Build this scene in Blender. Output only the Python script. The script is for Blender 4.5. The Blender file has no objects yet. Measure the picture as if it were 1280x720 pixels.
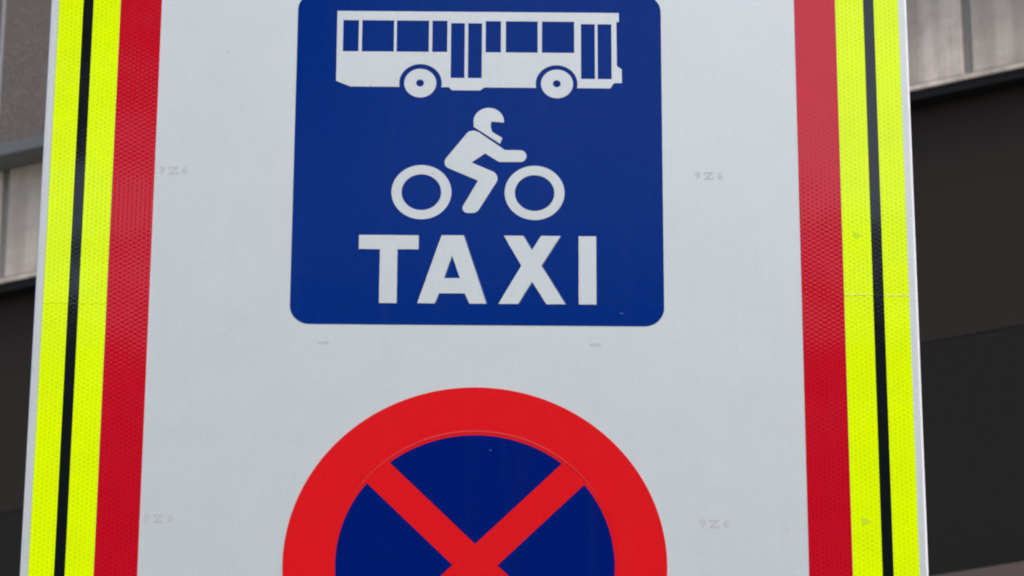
import bpy, bmesh, math, random
from mathutils import Matrix, Vector
random.seed(7)
sc = bpy.context.scene
C = sc.collection
R = math.radians

# ------------------------------------------------------------------ camera
PITCH, YAW, ROLL = R(24.0069), R(0.4384), R(0.2438)
CAM_Z = 1.6
F = Vector((math.sin(YAW)*math.cos(PITCH), math.cos(YAW)*math.cos(PITCH), math.sin(PITCH)))
Rt = Vector((math.cos(YAW), -math.sin(YAW), 0))
Up = Rt.cross(F)
R2 = Rt*math.cos(ROLL) + Up*math.sin(ROLL)
U2 = Up*math.cos(ROLL) - Rt*math.sin(ROLL)
cam_d = bpy.data.cameras.new('camera')
cam = bpy.data.objects.new('camera', cam_d); C.objects.link(cam)
m = Matrix((R2, U2, -F)).transposed().to_4x4(); m.translation = (0, 0, CAM_Z)
cam.matrix_world = m
cam_d.sensor_width = 36; cam_d.sensor_fit = 'HORIZONTAL'
cam_d.lens = 5180.64/1280*36
cam_d.clip_start = 0.1; cam_d.clip_end = 500
cam_d.dof.use_dof = True; cam_d.dof.focus_distance = 5.67; cam_d.dof.aperture_fstop = 22
sc.camera = cam

# ------------------------------------------------------------------ light
SUN_EL, SUN_AZ = R(62), R(140)        # azimuth clockwise from +Y: high, behind the camera, to the right
w = bpy.data.worlds.new('World'); sc.world = w; w.use_nodes = True
nt = w.node_tree; nt.nodes.clear()
sky = nt.nodes.new('ShaderNodeTexSky'); sky.sky_type = 'NISHITA'; sky.sun_disc = False
sky.sun_elevation = SUN_EL; sky.sun_rotation = SUN_AZ
sky.air_density = 1.0; sky.dust_density = 4.0; sky.ozone_density = 1.0
bg = nt.nodes.new('ShaderNodeBackground'); bg.inputs['Strength'].default_value = 0.13
wo = nt.nodes.new('ShaderNodeOutputWorld')
nt.links.new(sky.outputs[0], bg.inputs[0]); nt.links.new(bg.outputs[0], wo.inputs[0])
sd = bpy.data.lights.new('sun', 'SUN'); sd.energy = 1.4; sd.angle = R(25); sd.color = (1.0, 0.97, 0.94)
sun = bpy.data.objects.new('sun', sd); C.objects.link(sun)
sv = Vector((math.sin(SUN_AZ)*math.cos(SUN_EL), math.cos(SUN_AZ)*math.cos(SUN_EL), math.sin(SUN_EL)))
sun.rotation_euler = (-sv).to_track_quat('-Z', 'Y').to_euler(); sun.location = sv*50
sc.view_settings.view_transform = 'Standard'; sc.view_settings.look = 'None'
sc.view_settings.exposure = 1.12; sc.view_settings.gamma = 1; sc.view_settings.use_curve_mapping = False
sc.cycles.filter_width = 2.1
sc.cycles.use_denoising = True

# ------------------------------------------------------------------ materials
def new_mat(name):
    mt = bpy.data.materials.new(name); mt.use_nodes = True
    return mt, mt.node_tree, mt.node_tree.nodes['Principled BSDF']
def nd(t, kind, **kw):
    n = t.nodes.new(kind)
    for k, v in kw.items(): setattr(n, k, v)
    return n
def mathn(t, op, a, b=None, c=None):
    n = nd(t, 'ShaderNodeMath', operation=op)
    for i, v in enumerate((a, b, c)):
        if v is None: continue
        if hasattr(v, 'is_output'): t.links.new(v, n.inputs[i])
        else: n.inputs[i].default_value = v
    return n.outputs[0]
def noise(t, vec, scale, detail=3, rough=.5, mapping=None):
    if mapping:
        mp = nd(t, 'ShaderNodeMapping'); mp.inputs['Scale'].default_value = mapping; mp.inputs['Location'].default_value = (OFF, 0, 0) if mapping[2] < 1 else (0, 0, 0)
        t.links.new(vec, mp.inputs[0]); vec = mp.outputs[0]
    n = nd(t, 'ShaderNodeTexNoise'); t.links.new(vec, n.inputs['Vector'])
    n.inputs['Scale'].default_value = scale; n.inputs['Detail'].default_value = detail; n.inputs['Roughness'].default_value = rough
    return n.outputs[0]
def mixc(t, fac, a, b, blend='MIX'):
    n = nd(t, 'ShaderNodeMix', data_type='RGBA', blend_type=blend)
    for i, v in ((0, fac), (6, a), (7, b)):
        if hasattr(v, 'is_output'): t.links.new(v, n.inputs[i])
        else: n.inputs[i].default_value = v if i == 0 else (*v, 1)
    return n.outputs[2]
def ramp(t, v, p0, p1):
    n = nd(t, 'ShaderNodeMapRange'); t.links.new(v, n.inputs[0])
    n.inputs[1].default_value = p0; n.inputs[2].default_value = p1
    return n.outputs[0]
def bump(t, bs, h, strength, dist):
    b = nd(t, 'ShaderNodeBump'); b.inputs['Strength'].default_value = strength; b.inputs['Distance'].default_value = dist
    t.links.new(h, b.inputs['Height']); t.links.new(b.outputs[0], bs.inputs['Normal'])

def sheeting(name, col, dark, cell=.0062, cellamt=.3, rough=.2, wave=.0006, grime=.06, spec=.5, cell_bump=.00003, rot=False, metal=0, wscale=11, c0=.4, c1w=3.0, runoff=.02, grain=.10):
    """retroreflective film: honeycomb cells, slight waviness, faint grime"""
    mt, t, bs = new_mat(name)
    tc = nd(t, 'ShaderNodeTexCoord').outputs['Object']
    sx = nd(t, 'ShaderNodeSeparateXYZ'); t.links.new(tc, sx.inputs[0])
    x, z = (sx.outputs[2], sx.outputs[0]) if rot else (sx.outputs[0], sx.outputs[2])
    k = 2*math.pi/cell
    a = mathn(t, 'MULTIPLY', x, k); b = mathn(t, 'MULTIPLY', z, k*.57735)
    c1 = mathn(t, 'COSINE', mathn(t, 'ADD', a, b)); c2 = mathn(t, 'COSINE', mathn(t, 'SUBTRACT', a, b))
    c3 = mathn(t, 'COSINE', mathn(t, 'MULTIPLY', b, 2.0))
    hexa = mathn(t, 'ADD', mathn(t, 'ADD', c1, c2), c3)                     # -1.5 .. 3
    cells = ramp(t, hexa, c0, c1w)
    patch = ramp(t, noise(t, tc, 26, 2), .3, .7)
    fac = mathn(t, 'MULTIPLY', cells, mathn(t, 'MULTIPLY_ADD', patch, cellamt*.6, cellamt*.4))
    c = mixc(t, fac, col, dark)
    g = noise(t, tc, 9, 6, .62)
    gr = mathn(t, 'MULTIPLY', ramp(t, g, .42, .75), grime)
    c = mixc(t, gr, c, tuple(v*.45+.02 for v in col))
    fine = ramp(t, noise(t, tc, 210, 2, .7), .3, .7)
    c = mixc(t, mathn(t, 'MULTIPLY', fine, grain), c, tuple(v*.45 for v in dark))
    run = ramp(t, noise(t, tc, 1, 4, .65, (28, 1, 1.6)), .52, .80)
    c = mixc(t, mathn(t, 'MULTIPLY', run, runoff), c, (.16, .155, .14))
    t.links.new(c, bs.inputs['Base Color'])
    bs.inputs['Roughness'].default_value = rough
    bs.inputs['Specular IOR Level'].default_value = spec; bs.inputs['Metallic'].default_value = metal
    wv = noise(t, tc, wscale, 1, .4)
    h = mathn(t, 'ADD', mathn(t, 'MULTIPLY', wv, wave), mathn(t, 'MULTIPLY', hexa, cell_bump))
    bump(t, bs, h, 1.0, 1.0)
    rn = mathn(t, 'MULTIPLY_ADD', noise(t, tc, 40, 4, .6), .12, rough-.06)
    t.links.new(rn, bs.inputs['Roughness'])
    return mt
def plain(name, col, rough=.5, metal=0, spec=.5):
    mt, t, bs = new_mat(name)
    tc = nd(t, 'ShaderNodeTexCoord').outputs['Object']
    n = ramp(t, noise(t, tc, 60, 5, .6), .3, .7)
    t.links.new(mixc(t, n, tuple(v*.9 for v in col), col), bs.inputs['Base Color'])
    bs.inputs['Roughness'].default_value = rough; bs.inputs['Metallic'].default_value = metal
    bs.inputs['Specular IOR Level'].default_value = spec
    return mt

M = {}
OFF = 7.7
TAPE = dict(cell=.0070, rot=True, c0=-.3, c1w=2.6, wscale=7, cell_bump=.000009)
M['white'] = sheeting('white_film', (.547, .594, .590), (.492, .540, .540), cell=.0070, rot=True, cellamt=.22, rough=.30, wave=.0002, grime=.06, cell_bump=.000004, metal=.27, runoff=.035)
M['red_tape'] = sheeting('red_tape_film', (.47, .0038, .014), (.29, .0015, .008), cellamt=.85, rough=.075, wave=.0010, spec=.45, **TAPE)
M['yellow'] = sheeting('fluorescent_yellow_film', (.65, .875, .0), (.42, .60, .0), cellamt=.7, rough=.08, wave=.0010, grime=.16, spec=.30, **TAPE)
M['black'] = sheeting('black_film', (.0045, .007, .008), (.0035, .0055, .006), cellamt=.3, rough=.07, wave=.0010, **dict(TAPE, cell_bump=.0000025))
M['blue'] = sheeting('blue_film', (.0, .0225, .180), (.0, .017, .15), cell=.0050, cellamt=.3, rough=.11, wave=.00006, wscale=70, grime=.04, cell_bump=.000003, spec=.10, grain=.32)
M['disc_red'] = sheeting('red_disc_film', (.61, .009, .012), (.52, .007, .010), cell=.0050, cellamt=.3, rough=.12, wave=.00004, wscale=70, grime=.04, cell_bump=.000003, spec=.15, grain=.20)
M['disc_blue'] = sheeting('blue_disc_film', (.0, .010, .140), (.0, .008, .12), cell=.0050, cellamt=.3, rough=.12, wave=.00004, wscale=70, grime=.04, cell_bump=.000003, spec=.10, grain=.32)
M['highlight_red'] = plain('painted_red_highlight', (.58, .024, .027), .3)  # paler red for the highlight painted along the ring
M['letter_edge'] = plain('grey_blue_edge', (.13, .17, .27), .4)
M['panel'] = plain('white_enamel', (.64, .645, .64), .35)
M['steel'] = plain('galvanised_steel', (.45, .46, .47), .45, .8)
M['mark'] = plain('printed_grey_mark', (.405, .43, .455), .4)
M['mark_light'] = plain('printed_faint_mark', (.425, .455, .46), .4)
M['mark_yellow'] = plain('printed_olive_mark', (.47, .68, .0), .3)
M['seam'] = plain('yellow_fold_highlight', (.88, .98, .16), .2, 0, .6)  # paler yellow, the fold's edge highlight put into the colour
M['speck_light'] = plain('pale_speck', (.05, .09, .24), .5)
M['speck_dark'] = plain('grey_speck', (.33, .36, .38), .5)
M['speck_navy'] = plain('navy_speck', (.0, .008, .085), .6, 0, .08)

# concrete with run-off streaks
mt, t, bs = new_mat('streaked_concrete'); tc = nd(t, 'ShaderNodeTexCoord').outputs['Object']
st = noise(t, tc, 1, 3, .5, (7, 2, .35)); st2 = noise(t, tc, 1, 3, .6, (24, 4, .6)); gr = noise(t, tc, 45, 4, .6)
c = mixc(t, ramp(t, st, .36, .66), (.42, .355, .285), (.80, .685, .565))
c = mixc(t, mathn(t, 'MULTIPLY', ramp(t, st2, .45, .75), .45), c, (.28, .255, .215))
c = mixc(t, mathn(t, 'MULTIPLY', ramp(t, gr, .4, .7), .18), c, (.62, .55, .47))
bl = noise(t, tc, 5.5, 4, .65)
c = mixc(t, mathn(t, 'MULTIPLY', ramp(t, bl, .42, .68), .5), c, (.30, .245, .195))
t.links.new(c, bs.inputs['Base Color']); bs.inputs['Roughness'].default_value = .9
bump(t, bs, gr, .4, .01); M['concrete'] = mt
# pebbledash
mt, t, bs = new_mat('pebbledash'); tc = nd(t, 'ShaderNodeTexCoord').outputs['Object']
a = noise(t, tc, 55, 5, .8); b = noise(t, tc, 6, 4, .6)
vo = nd(t, 'ShaderNodeTexVoronoi'); t.links.new(tc, vo.inputs['Vector']); vo.inputs['Scale'].default_value = 70
c = mixc(t, ramp(t, a, .36, .64), (.060, .050, .044), (.190, .150, .130))
c = mixc(t, mathn(t, 'MULTIPLY', ramp(t, b, .35, .7), .5), c, (.088, .080, .073))
t.links.new(c, bs.inputs['Base Color']); bs.inputs['Roughness'].default_value = .95
bump(t, bs, a, .5, .008); M['pebble'] = mt
M['groove'] = plain('dark_concrete', (.29, .265, .23), .9)  # darker concrete for the floor of the grooves
M['ledge'] = plain('grey_coated_metal', (.100, .108, .104), .5)
M['trim'] = plain('dark_metal_trim', (.006, .0065, .0065), .7, 0, .15)
M['strip'] = plain('pale_joint_strip', (.30, .29, .28), .7)
M['spandrel'] = plain('dark_spandrel', (.0255, .0195, .0158), .7, 0, .1)
M['stone'] = plain('brown_stone', (.085, .060, .050), .85)
mt, t, bs = new_mat('tinted_glass')
bs.inputs['Base Color'].default_value = (.0175, .0155, .0122, 1); bs.inputs['Roughness'].default_value = .2; bs.inputs['Specular IOR Level'].default_value = .06
M['glass'] = mt
mt, t, bs = new_mat('paving'); tc = nd(t, 'ShaderNodeTexCoord').outputs['Object']
br = nd(t, 'ShaderNodeTexBrick'); t.links.new(tc, br.inputs['Vector']); br.inputs['Scale'].default_value = 2.5
br.inputs['Color1'].default_value = (.21, .20, .19, 1); br.inputs['Color2'].default_value = (.25, .24, .225, 1); br.inputs['Mortar'].default_value = (.12, .115, .11, 1)
t.links.new(br.outputs[0], bs.inputs['Base Color']); bs.inputs['Roughness'].default_value = .85; M['paving'] = mt
mt, t, bs = new_mat('brick_render'); tc = nd(t, 'ShaderNodeTexCoord').outputs['Object']
t.links.new(mixc(t, noise(t, tc, 2.2, 5, .6), (.022, .019, .017), (.04, .034, .030)), bs.inputs['Base Color']); bs.inputs['Roughness'].default_value = .9
M['render'] = mt

# ------------------------------------------------------------------ helpers
def link(name, me, mat, parent=None, kind=None):
    o = bpy.data.objects.new(name, me); C.objects.link(o)
    if mat and not me.materials: me.materials.append(M[mat])
    if parent: o.parent = parent
    if kind: o['kind'] = kind
    return o
def empty(name, loc, label, cat, group=None):
    o = bpy.data.objects.new(name, None); C.objects.link(o); o.location = loc
    o['label'] = label; o['category'] = cat
    if group: o['group'] = group
    return o
def box_mesh(name, x0, x1, y0, y1, z0, z1, bev=0, seg=2):
    bm = bmesh.new(); bmesh.ops.create_cube(bm, size=1)
    for v in bm.verts:
        v.co = Vector((x0 if v.co.x < 0 else x1, y0 if v.co.y < 0 else y1, z0 if v.co.z < 0 else z1))
    if bev: bmesh.ops.bevel(bm, geom=bm.edges[:], offset=bev, segments=seg, affect='EDGES', profile=.5)
    me = bpy.data.meshes.new(name); bm.to_mesh(me); bm.free()
    if bev and seg > 1:
        for p in me.polygons: p.use_smooth = False
    return me
def box(name, dims, mat, parent, bev=0, seg=2): return link(name, box_mesh(name, *dims, bev, seg), mat, parent)
def film(name, contours, top, mat, parent, thick=.0005):
    """flat film cut to closed outlines (mm on the sign face, first one outer, others holes), its face `top` mm proud"""
    cu = bpy.data.curves.new(name, 'CURVE'); cu.dimensions = '2D'; cu.fill_mode = 'BOTH'; cu.extrude = thick/2
    for pts in contours:
        s = cu.splines.new('POLY'); s.points.add(len(pts)-1); s.use_cyclic_u = True
        for p, (x, z) in zip(s.points, pts): p.co = (x/1000, z/1000, 0, 1)
    return finish_curve(name, cu, top, mat, parent, thick)
def finish_curve(name, cu, top, mat, parent, thick, shift=(0, 0)):
    tmp = bpy.data.objects.new('tmp', cu); C.objects.link(tmp)
    dg = bpy.context.evaluated_depsgraph_get()
    me = bpy.data.meshes.new_from_object(tmp.evaluated_get(dg)); me.name = name
    bpy.data.objects.remove(tmp); bpy.data.curves.remove(cu)
    for v in me.vertices:
        x, y, z = v.co; v.co = (x+shift[0]/1000, -(top/1000 - thick/2 + z), y+shift[1]/1000)
    me.materials.clear()
    return link(name, me, mat, parent)
def text(name, s, size, cx, cz, top, mat, parent, bold=.03):
    cu = bpy.data.curves.new(name, 'FONT'); cu.body = s; cu.size = size/1000; cu.extrude = .00015
    cu.align_x = 'CENTER'; cu.align_y = 'CENTER'; cu.resolution_u = 3; cu.offset = size/1000*bold
    return finish_curve(name, cu, top, mat, parent, .0003, (cx, cz))
def rect(x0, z0, x1, z1): return [(x0, z0), (x1, z0), (x1, z1), (x0, z1)]
def circ(cx, cz, r, n=72, a0=0, a1=360):
    full = abs(a1-a0) >= 360
    k = n if full else n+1
    return [(cx+r*math.cos(R(a0+(a1-a0)*i/n)), cz+r*math.sin(R(a0+(a1-a0)*i/n))) for i in range(k)]
def rrect(x0, z0, x1, z1, r, n=10):
    p = []
    for cx, cz, a in ((x1-r, z0+r, -90), (x1-r, z1-r, 0), (x0+r, z1-r, 90), (x0+r, z0+r, 180)):
        p += circ(cx, cz, r, n, a, a+90)
    return p

# ------------------------------------------------------------------ setting: ground
bm = bmesh.new(); bmesh.ops.create_grid(bm, x_segments=2, y_segments=2, size=150)
me = bpy.data.meshes.new('pavement'); bm.to_mesh(me); bm.free()
link('pavement', me, 'paving', None, 'structure')

# ------------------------------------------------------------------ building behind the sign
# local frame: x along the facade (to the right, coming nearer), -y out of the facade, z up
PSI = R(27.0209)
bld = empty('building', (0, 22, 0), 'grey concrete building with dark windows behind the traffic sign', 'building')
bld.rotation_euler = (0, 0, -PSI)
S0, S1 = -7.2, 7.2
box('core_wall', (S0, S1, .40, 9.0, 0, 18), 'stone', bld)
# concrete fascia: backing slab, ribs between grooves, lip along the foot
fz0, fz1 = 12.087, 12.90
box('fascia_slab', (S0, S1, .030, .40, fz0+.001, fz1), 'groove', bld)
box('fascia_lip', (S0, S1, 0.001, .0295, fz0, fz0+.030), 'concrete', bld, .004)
PITCH_G, GW, G0 = .64, .056, 3.03
rib = box_mesh('concrete_rib', -(PITCH_G-GW)/2, (PITCH_G-GW)/2, 0, .0295, fz0+.0303, fz1, .006, 1)
k = -16
while G0+(k+1)*PITCH_G < S1:
    xm = G0 + (k+.5)*PITCH_G
    if xm - PITCH_G/2 > S0:
        o = link('concrete_rib', rib, 'concrete', bld); o.location.x = xm
    k += 1
# ledge above the fascia
box('ledge', (S0, S1, -.20, .399, 12.862, 12.940), 'ledge', bld, .004)
# pebbledash panels with pale joint strips
PW = 1.62
xs = -3.472 - 2*PW
pm = box_mesh('pebbledash_panel', .011, PW-.011, .015, .399, 12.941, 17.9, .004, 1)
sm = box_mesh('joint_strip', -.010, .010, .010, .399, 12.941, 17.9)
for i in range(8):
    x = xs + i*PW
    if x > S0: o = link('joint_strip', sm, 'strip', bld); o.location.x = x
    if x+.01 > S0-.1 and x+PW < S1+.5: o = link('pebbledash_panel', pm, 'pebble', bld); o.location.x = x
# dark trim under the fascia, spandrel boards, window panes
box('drip_trim', (S0, S1, .012, .40, 12.030, 12.0868), 'trim', bld)
spm = box_mesh('spandrel_board', .0005, 1.5995, .120, .395, 10.60, 12.0295)
gm = box_mesh('window_pane', .0005, 1.5995, .123, .395, 9.20, 10.5995)
for i in range(9):
    o = link('spandrel_board', spm, 'spandrel', bld); o.location.x = S0 + i*1.6
    o = link('window_pane', gm, 'glass', bld); o.location.x = S0 + i*1.6
box('window_sill', (S0, S1, .02, .399, 9.10, 9.1995), 'stone', bld, .004)

# ------------------------------------------------------------------ building across the street (mirrored in the glossy films)
opp = empty('building', (0, -19.5, 0), 'dark building across the street, mirrored in the glossy tape', 'building')
opp.rotation_euler = (0, 0, math.pi + R(5.5))
box('wall', (-22, 22, 0, 9, 0, 14.55), 'render', opp)
box('parapet', (-22.2, 22.2, -.15, 9.1, 14.551, 15.0), 'render', opp, .02)
box('sky_blocker', (1.0, 22, .05, .45, 16.45, 20.2), 'render', opp)     # unseen slab on posts, added to keep sky out of the upper-left reflections
for i in range(6): box('blocker_post', (1.2+i*4.1, 1.4+i*4.1, .15, .35, 15.001, 16.449), 'render', opp)
wm = box_mesh('window', -.7, .7, -.03, .06, 0, 1.7)
for fl in range(4):
    for i in range(13):
        o = link('window', wm, 'glass', opp); o.location = (-19.5+i*3.25, 0, 1.2+fl*3.4)

# ------------------------------------------------------------------ the sign (outlines in mm on its face; z counted from eye level)
sign = empty('road_sign', (0, 5.18064, 0), 'tall white traffic sign with red and fluorescent yellow edges, bus lane panel and red disc', 'road sign')
Z = CAM_Z*1000
def zs(pts): return [(x, z+Z) for x, z in pts]
def fz(name, contours, top, mat, parent=sign, **kw): return film(name, [zs(c) for c in contours], top, mat, parent, **kw)
XL, XR, ZB, ZT = -611.8, 595.2, 1414, 3002
box('backing_panel', (XL/1000, XR/1000, 0, .045, (ZB+Z)/1000, (ZT+Z)/1000), 'panel', sign, .0032, 4)
fz('white_sheet', [rect(XL+3.4, ZB+3.4, XR-3.4, ZT-3.4)], .35, 'white')
# border tapes: red, yellow, black line, each side a tape of its own
EL = dict(y0=-600.4, k0=-566.1, k1=-551.9, y1=-513.9, r1=-455.8)
ER = dict(r1=436.1, y1=494.3, k0=533.9, k1=548.5, y0=583.2)
ti, to = ZT-156, ZT-11.5
bi, bo = ZB+156, ZB+11.5
SEAM_L, SEAM_R = 2279, 2301
fz('red_tape', [rect(EL['y1']+.3, bi-58, EL['r1'], ti+58)], .70, 'red_tape')
fz('red_tape', [rect(ER['r1'], bi-58, ER['y1']-.3, ti+58)], .70, 'red_tape')
fz('red_tape', [rect(EL['r1']+.2, ti, ER['r1']-.2, ti+58)], .66, 'red_tape')
fz('red_tape', [rect(EL['r1']+.2, bi-58, ER['r1']-.2, bi)], .66, 'red_tape')
def jag(x0, x1, z, amp, n=14):
    return [(x0+(x1-x0)*i/n, z+random.uniform(-amp, amp)) for i in range(n+1)]
for x0, x1, seam in ((EL['y0'], EL['y1'], SEAM_L), (ER['y1'], ER['y0'], SEAM_R)):
    fz('yellow_tape', [[(x0, bo), (x1, bo)] + jag(x0, x1, seam+6, .2)[::-1]], .70, 'yellow')
    fz('yellow_tape', [jag(x0, x1, seam, .9) + [(x1, to), (x0, to)]], .86, 'yellow')
fz('yellow_tape', [rect(EL['y1']+.3, ti+58.3, ER['y1']-.3, to)], .70, 'yellow')
fz('yellow_tape', [rect(EL['y1']+.3, bo, ER['y1']-.3, bi-58.3)], .70, 'yellow')
for e, seam in ((EL, SEAM_L), (ER, SEAM_R)):
    fz('black_line', [rect(e['k0'], bo+34, e['k1'], seam-.2)], 1.02, 'black')
    fz('black_line', [rect(e['k0'], seam+.2, e['k1'], to-34)], 1.06, 'black')
fz('black_line', [rect(EL['k1']+.2, to-48, ER['k0']-.2, to-34)], 1.02, 'black')
fz('black_line', [rect(EL['k1']+.2, bo+34, ER['k0']-.2, bo+48)], .98, 'black')

# blue lane panel
BX0, BX1, BZ0, BZ1 = -263.4, 247.7, 2251.5, 2762.5
blue = fz('lane_panel', [rrect(BX0, BZ0, BX1, BZ1, 27.5)], .70, 'blue')
def fb(name, contours, top=1.0, mat='white', **kw): return film(name, [zs(c) for c in contours], top, mat, blue, **kw)
# bus
def arch(cx, cz, r, zb):
    h = math.degrees(math.asin((zb-cz)/r))
    return circ(cx, cz, r, 30, 180-h, h)
bz = 2613.6; wl, wr, wz = (-89.9, 2619.7), (101.2, 2620.0), None
outline = [(-208, 2732.6), (-207.6, 2622.4), (-187.7, bz)] + arch(-89.6, 2619.7, 29.8, bz) + [(-50, bz), (-45.4, 2608.9), (-6.0, 2608.9), (-.4, bz)] \
    + arch(100.8, 2620.0, 29.3, bz) + [(175.8, bz), (181.1, 2621.9), (192.1, 2622.1), (192.1, 2643.5), (185.3, 2648.6), (185.0, 2718.2), (188.6, 2718.4), (188.6, 2732.6)]
holes = [rect(a, 2668.8, b, 2718.2) for a, b in ((-199.3, -177.3), (-172.7, -127.7), (-123.9, -78.6), (-73.9, -52.7), (1.1, 22.7), (29.4, 74.3), (80.2, 125.6))]
holes += [rect(a, 2628.1, b, 2714.6) for a, b in ((-47.6, -28.2), (-23.5, -4.0), (135.0, 154.6), (158.4, 178.0))]
fb('bus_symbol', [outline] + holes)
fb('bus_wheel', [circ(-89.9, 2619.7, 22.4), circ(-90.2, 2619.8, 5.5, 28)])
fb('bus_wheel', [circ(101.4, 2620.0, 22.4), circ(101.1, 2620.3, 5.5, 28)])
# motorcycle
fb('motorcycle_wheel', [circ(-86.1, 2451.1, 41.4, 96), circ(-86.2, 2451.0, 27.4, 80)])
fb('motorcycle_wheel', [circ(70.3, 2451.2, 41.4, 96), circ(70.3, 2450.9, 27.4, 80)])
def smooth(pts, it=2):
    """round a corner list: entries (x, z, r) are filleted with radius r"""
    out = []; n = len(pts)
    for i, (x, z, r) in enumerate(pts):
        p = Vector((x, z)); a = Vector(pts[i-1][:2]); b = Vector(pts[(i+1) % n][:2])
        if r <= 0: out.append((x, z)); continue
        u = (a-p).normalized(); v = (b-p).normalized()
        ang = u.angle(v); d = min(r/math.tan(ang/2), (a-p).length*.499, (b-p).length*.499); rr = d*math.tan(ang/2)
        c = p + (u+v).normalized()*(rr/math.sin(ang/2))
        s = p+u*d; e = p+v*d
        a0 = math.atan2(s.y-c.y, s.x-c.x); a1 = math.atan2(e.y-c.y, e.x-c.x)
        da = (a1-a0+math.pi) % (2*math.pi) - math.pi
        for k in range(11): out.append((c.x+rr*math.cos(a0+da*k/10), c.y+rr*math.sin(a0+da*k/10)))
    return out
hel = circ(6.3, 2560.6, 21.2, 26, 205, 0)
hel = [p for p in circ(6.3, 2560.6, 21.2, 30, 190, -4)]
hel += [(9.7, 2560.5), (9.0, 2552.5), (11.0, 2544.6), (25.3, 2535.0), (22.2, 2526.2), (-14.6, 2552.2)]
fb('helmet_symbol', [hel])
body = smooth([(-16.5, 2551.0, 11), (29.0, 2516.5, 3), (59.0, 2516.4, 9.0), (59.0, 2498.4, 9.0), (20.9, 2498.3, 2), (1.6, 2511.2, 0), (-17.3, 2497.1, 0), (23.8, 2478.1, 12),
               (-9.5, 2419.8, 11.5), (-34.0, 2419.9, 11.5), (-8.0, 2469.3, 0), (-60.4, 2492.8, 9)])
fb('rider_symbol', [[(-24.3, 2541.8), (-20.7, 2545.1), (-14.5, 2546.4), (-8.3, 2544.4)] + body[11:-11] + [(-49.0, 2488.1), (-52.2, 2490.3), (-54.1, 2493.6), (-54.7, 2497.6), (-54.1, 2500.6), (-52.6, 2503.3)]])
# letters T A X I, hand-cut film applied one by one
def rough_cut(pts, amp=.16, step=7):
    out = []
    for i, (x, z) in enumerate(pts):
        x2, z2 = pts[(i+1) % len(pts)]
        n = max(1, int(math.hypot(x2-x, z2-z)/step))
        for k in range(n):
            a = amp if k else amp*.3
            out.append((x+(x2-x)*k/n+random.uniform(-a, a), z+(z2-z)*k/n+random.uniform(-a, a)))
    return out
LET = [[[(-171, 2385.2), (-89.1, 2385.2), (-89.1, 2364), (-118.1, 2364), (-118.1, 2283.1), (-141.9, 2283.1), (-141.9, 2364), (-170.9, 2364)]],
       [[(-57.5, 2385.5), (-27.4, 2385.5), (4.4, 2283.1), (-18.6, 2283.1), (-25.0, 2298.3), (-60.6, 2298.3), (-66.1, 2283.1), (-89.7, 2283.1)], [(-43.0, 2356), (-31.6, 2321.1), (-53.8, 2321.1)]],
       [[(28.1, 2385.7), (54.2, 2385.7), (66.7, 2363.8), (79.4, 2385.7), (105.8, 2385.7), (79.6, 2340.5), (112.4, 2283.1), (86.7, 2283.1), (66.8, 2316.9), (47.5, 2283.1), (21.1, 2283.1), (52.3, 2340.5)]],
       [rect(131.0, 2283.1, 154.9, 2385.6)]]
for cs, (dx, dz) in zip(LET, ((.5, .0), (1.3, .3), (1.4, .2), (.6, -.4))):
    fb('letter', [rough_cut(c) for c in cs], 1.15)
    fb('letter_edge', [rough_cut([(x+dx, z+dz) for x, z in c], .12) for c in cs], .88, 'letter_edge')  # grey-blue copy of each letter, shifted slightly, beneath it

# no-stopping disc
DX, DZ = -8.0, 1903.7
disc = fz('no_stopping_disc', [circ(DX, DZ, 254.5, 160)], .70, 'disc_red')
def fd(name, contours, top, mat, **kw): return film(name, [zs(c) for c in contours], top, mat, disc, **kw)
rq, hb = 186.0, 21.2
a_in = math.degrees(math.asin(hb/rq))
for q in (0, 90, 180, 270):                    # quadrant between the two diagonal bars, its tip at the centre
    arc = circ(0, 0, rq, 40, q-45+a_in, q+45-a_in)
    tip = (hb*math.sqrt(2)*math.cos(R(q)), hb*math.sqrt(2)*math.sin(R(q)))
    fd('blue_quadrant', [[(DX+x, DZ+z) for x, z in arc+[tip]]], .85, 'disc_blue')
fd('red_ring', [circ(DX, DZ, 255.6, 180), circ(DX, DZ, 190.5, 140)], .95, 'disc_red')
fd('ring_highlight', [[(DX+(190.6+2.4*(1-((a-90)/65)**2))*math.cos(R(a)), DZ+(190.6+2.4*(1-((a-90)/65)**2))*math.sin(R(a))) for a in range(25, 156, 2)] + circ(DX, DZ, 190.55, 60, 155, 25)], 1.0, 'highlight_red')  # highlight on the upper inner edge, painted as a paler crescent

# printed marks of the sheet maker, folds, specks
for cx, cz in ((-429.7, 2481.5), (311.7, 2479.3), (-430.8, 1966.9), (311.2, 1964.5)):
    Zm = [(-6.4, 6), (6.4, 6), (6.4, 4.2), (-1.6, -3.6), (4.3, -3.6), (4.3, -1.4), (6.4, -1.4), (6.4, -6), (-6.4, -6), (-6.4, -4.2), (1.6, 3.6), (-4.3, 3.6), (-4.3, 1.4), (-6.4, 1.4)]
    fz('printed_mark', [[(cx+x, cz+z) for x, z in Zm]], .5, 'mark')
    text('printed_mark', '9', 16, cx-15.5, cz+Z, .5, 'mark_light', sign)
    text('printed_mark', '6', 16, cx+15.8, cz+Z, .5, 'mark_light', sign)
for cx, cz in ((-216.8, 2224.4), (153.2, 2223.8)):
    text('printed_mark', 'vooz', 8.0, cx, cz+Z, .5, 'mark', sign)
for cx, cz, s in ((515.4, 2390.8, .9), (514.5, 1969.6, 1.1)):
    fz('printed_mark', [[(cx-6*s, cz+6.5*s), (cx+5.5*s, cz+.6*s), (cx+5*s, cz-.8*s), (cx-5*s, cz-5.5*s)]], 1.05 if cz > 2290 else .9, 'mark_yellow')
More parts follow.
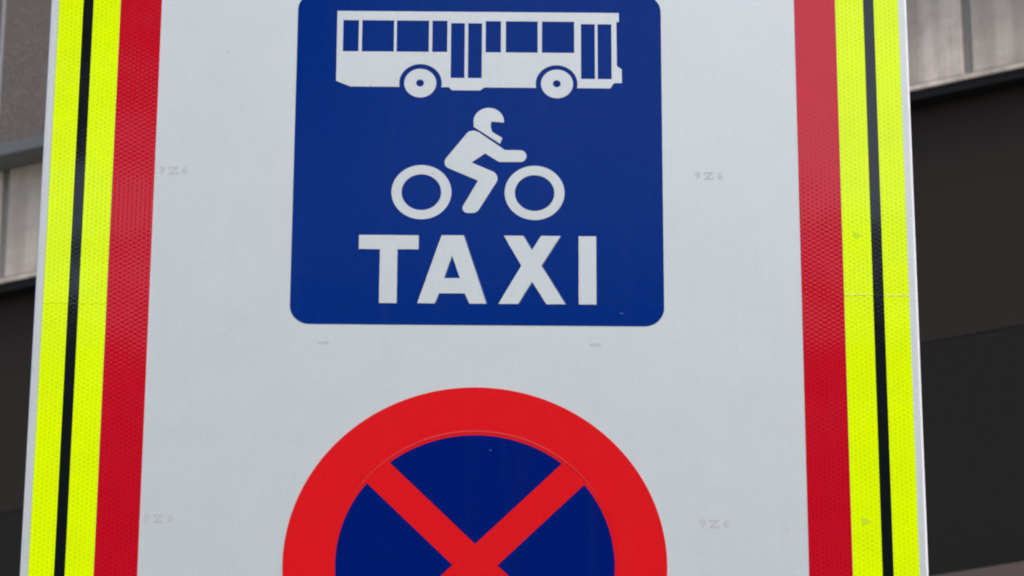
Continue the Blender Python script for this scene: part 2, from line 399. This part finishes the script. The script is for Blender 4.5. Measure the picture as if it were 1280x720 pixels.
# raised fold where two yellow lengths meet, its edge highlight painted paler
def fold(x0, x1, z, amp, wd, base):
    pts = jag(x0, x1, z, amp, 22)
    up = [(x, q+wd*random.uniform(.3, 1)) for x, q in pts][::-1]
    fz('tape_fold', [pts+up], base, 'seam')
fold(ER['y1']+1, ER['k0']-1, 2300.5, 1.3, 1.8, 1.05)
fold(ER['k1']+1, ER['y0']-1, 2300.0, 1.0, 1.8, 1.05)
def speck(x, z, l, wd, ang, top, mat, parent=sign):
    c, s = math.cos(R(ang)), math.sin(R(ang))
    p = []
    for i in range(9):
        a = 2*math.pi*i/9; r = random.uniform(.75, 1.1)
        u, v = l/2*math.cos(a)*r, wd/2*math.sin(a)*r
        p.append((x+u*c-v*s, z+u*s+v*c))
    film('speck', [zs(p)], top, mat, parent, thick=.0003)
speck(-337.3, 2576.6, 9, 1.2, 35, .5, 'mark_light'); speck(-265, 2259.5, 6, 1.0, 50, .5, 'mark')
speck(81.4, 2130.2, 1.8, 1.8, 0, .5, 'speck_dark'); speck(189.4, 2270.3, 5, 1.4, -10, .85, 'speck_light', blue)
speck(11.5, 2068.1, 4, 1.2, -30, .95, 'speck_light', disc); speck(38.6, 2584.8, 5, 3, 30, .85, 'speck_navy', blue)
speck(31.2, 2742.9, 5, 3, 20, .85, 'speck_navy', blue)
for _ in range(16):
    speck(random.uniform(BX0+40, BX1-40), random.uniform(2560, 2604), random.uniform(1.2, 3), random.uniform(1, 2), random.uniform(0, 180), .85, 'speck_navy', blue)
for _ in range(14):
    speck(random.uniform(-440, 420), random.uniform(1700, 2230), random.uniform(1, 2.2), random.uniform(.8, 1.6), random.uniform(0, 180), .5, 'mark_light')
speck(-70, 2479, 7, 3, -25, 1.15, 'mark', blue)
speck(-605.6, 2035, 3, 1, 70, .5, 'speck_dark')

# posts and rails carrying the panel
for x in (-.36, .34):
    bm = bmesh.new(); bmesh.ops.create_cone(bm, cap_ends=True, segments=24, radius1=.038, radius2=.038, depth=4.5)
    bmesh.ops.translate(bm, verts=bm.verts, vec=(x, .115, 2.25))
    me = bpy.data.meshes.new('post'); bm.to_mesh(me); bm.free(); link('post', me, 'steel', sign)
for z in (3.3, 3.9, 4.4):
    box('rail', (-.58, .56, .046, .076, z-.02, z+.02), 'steel', sign)
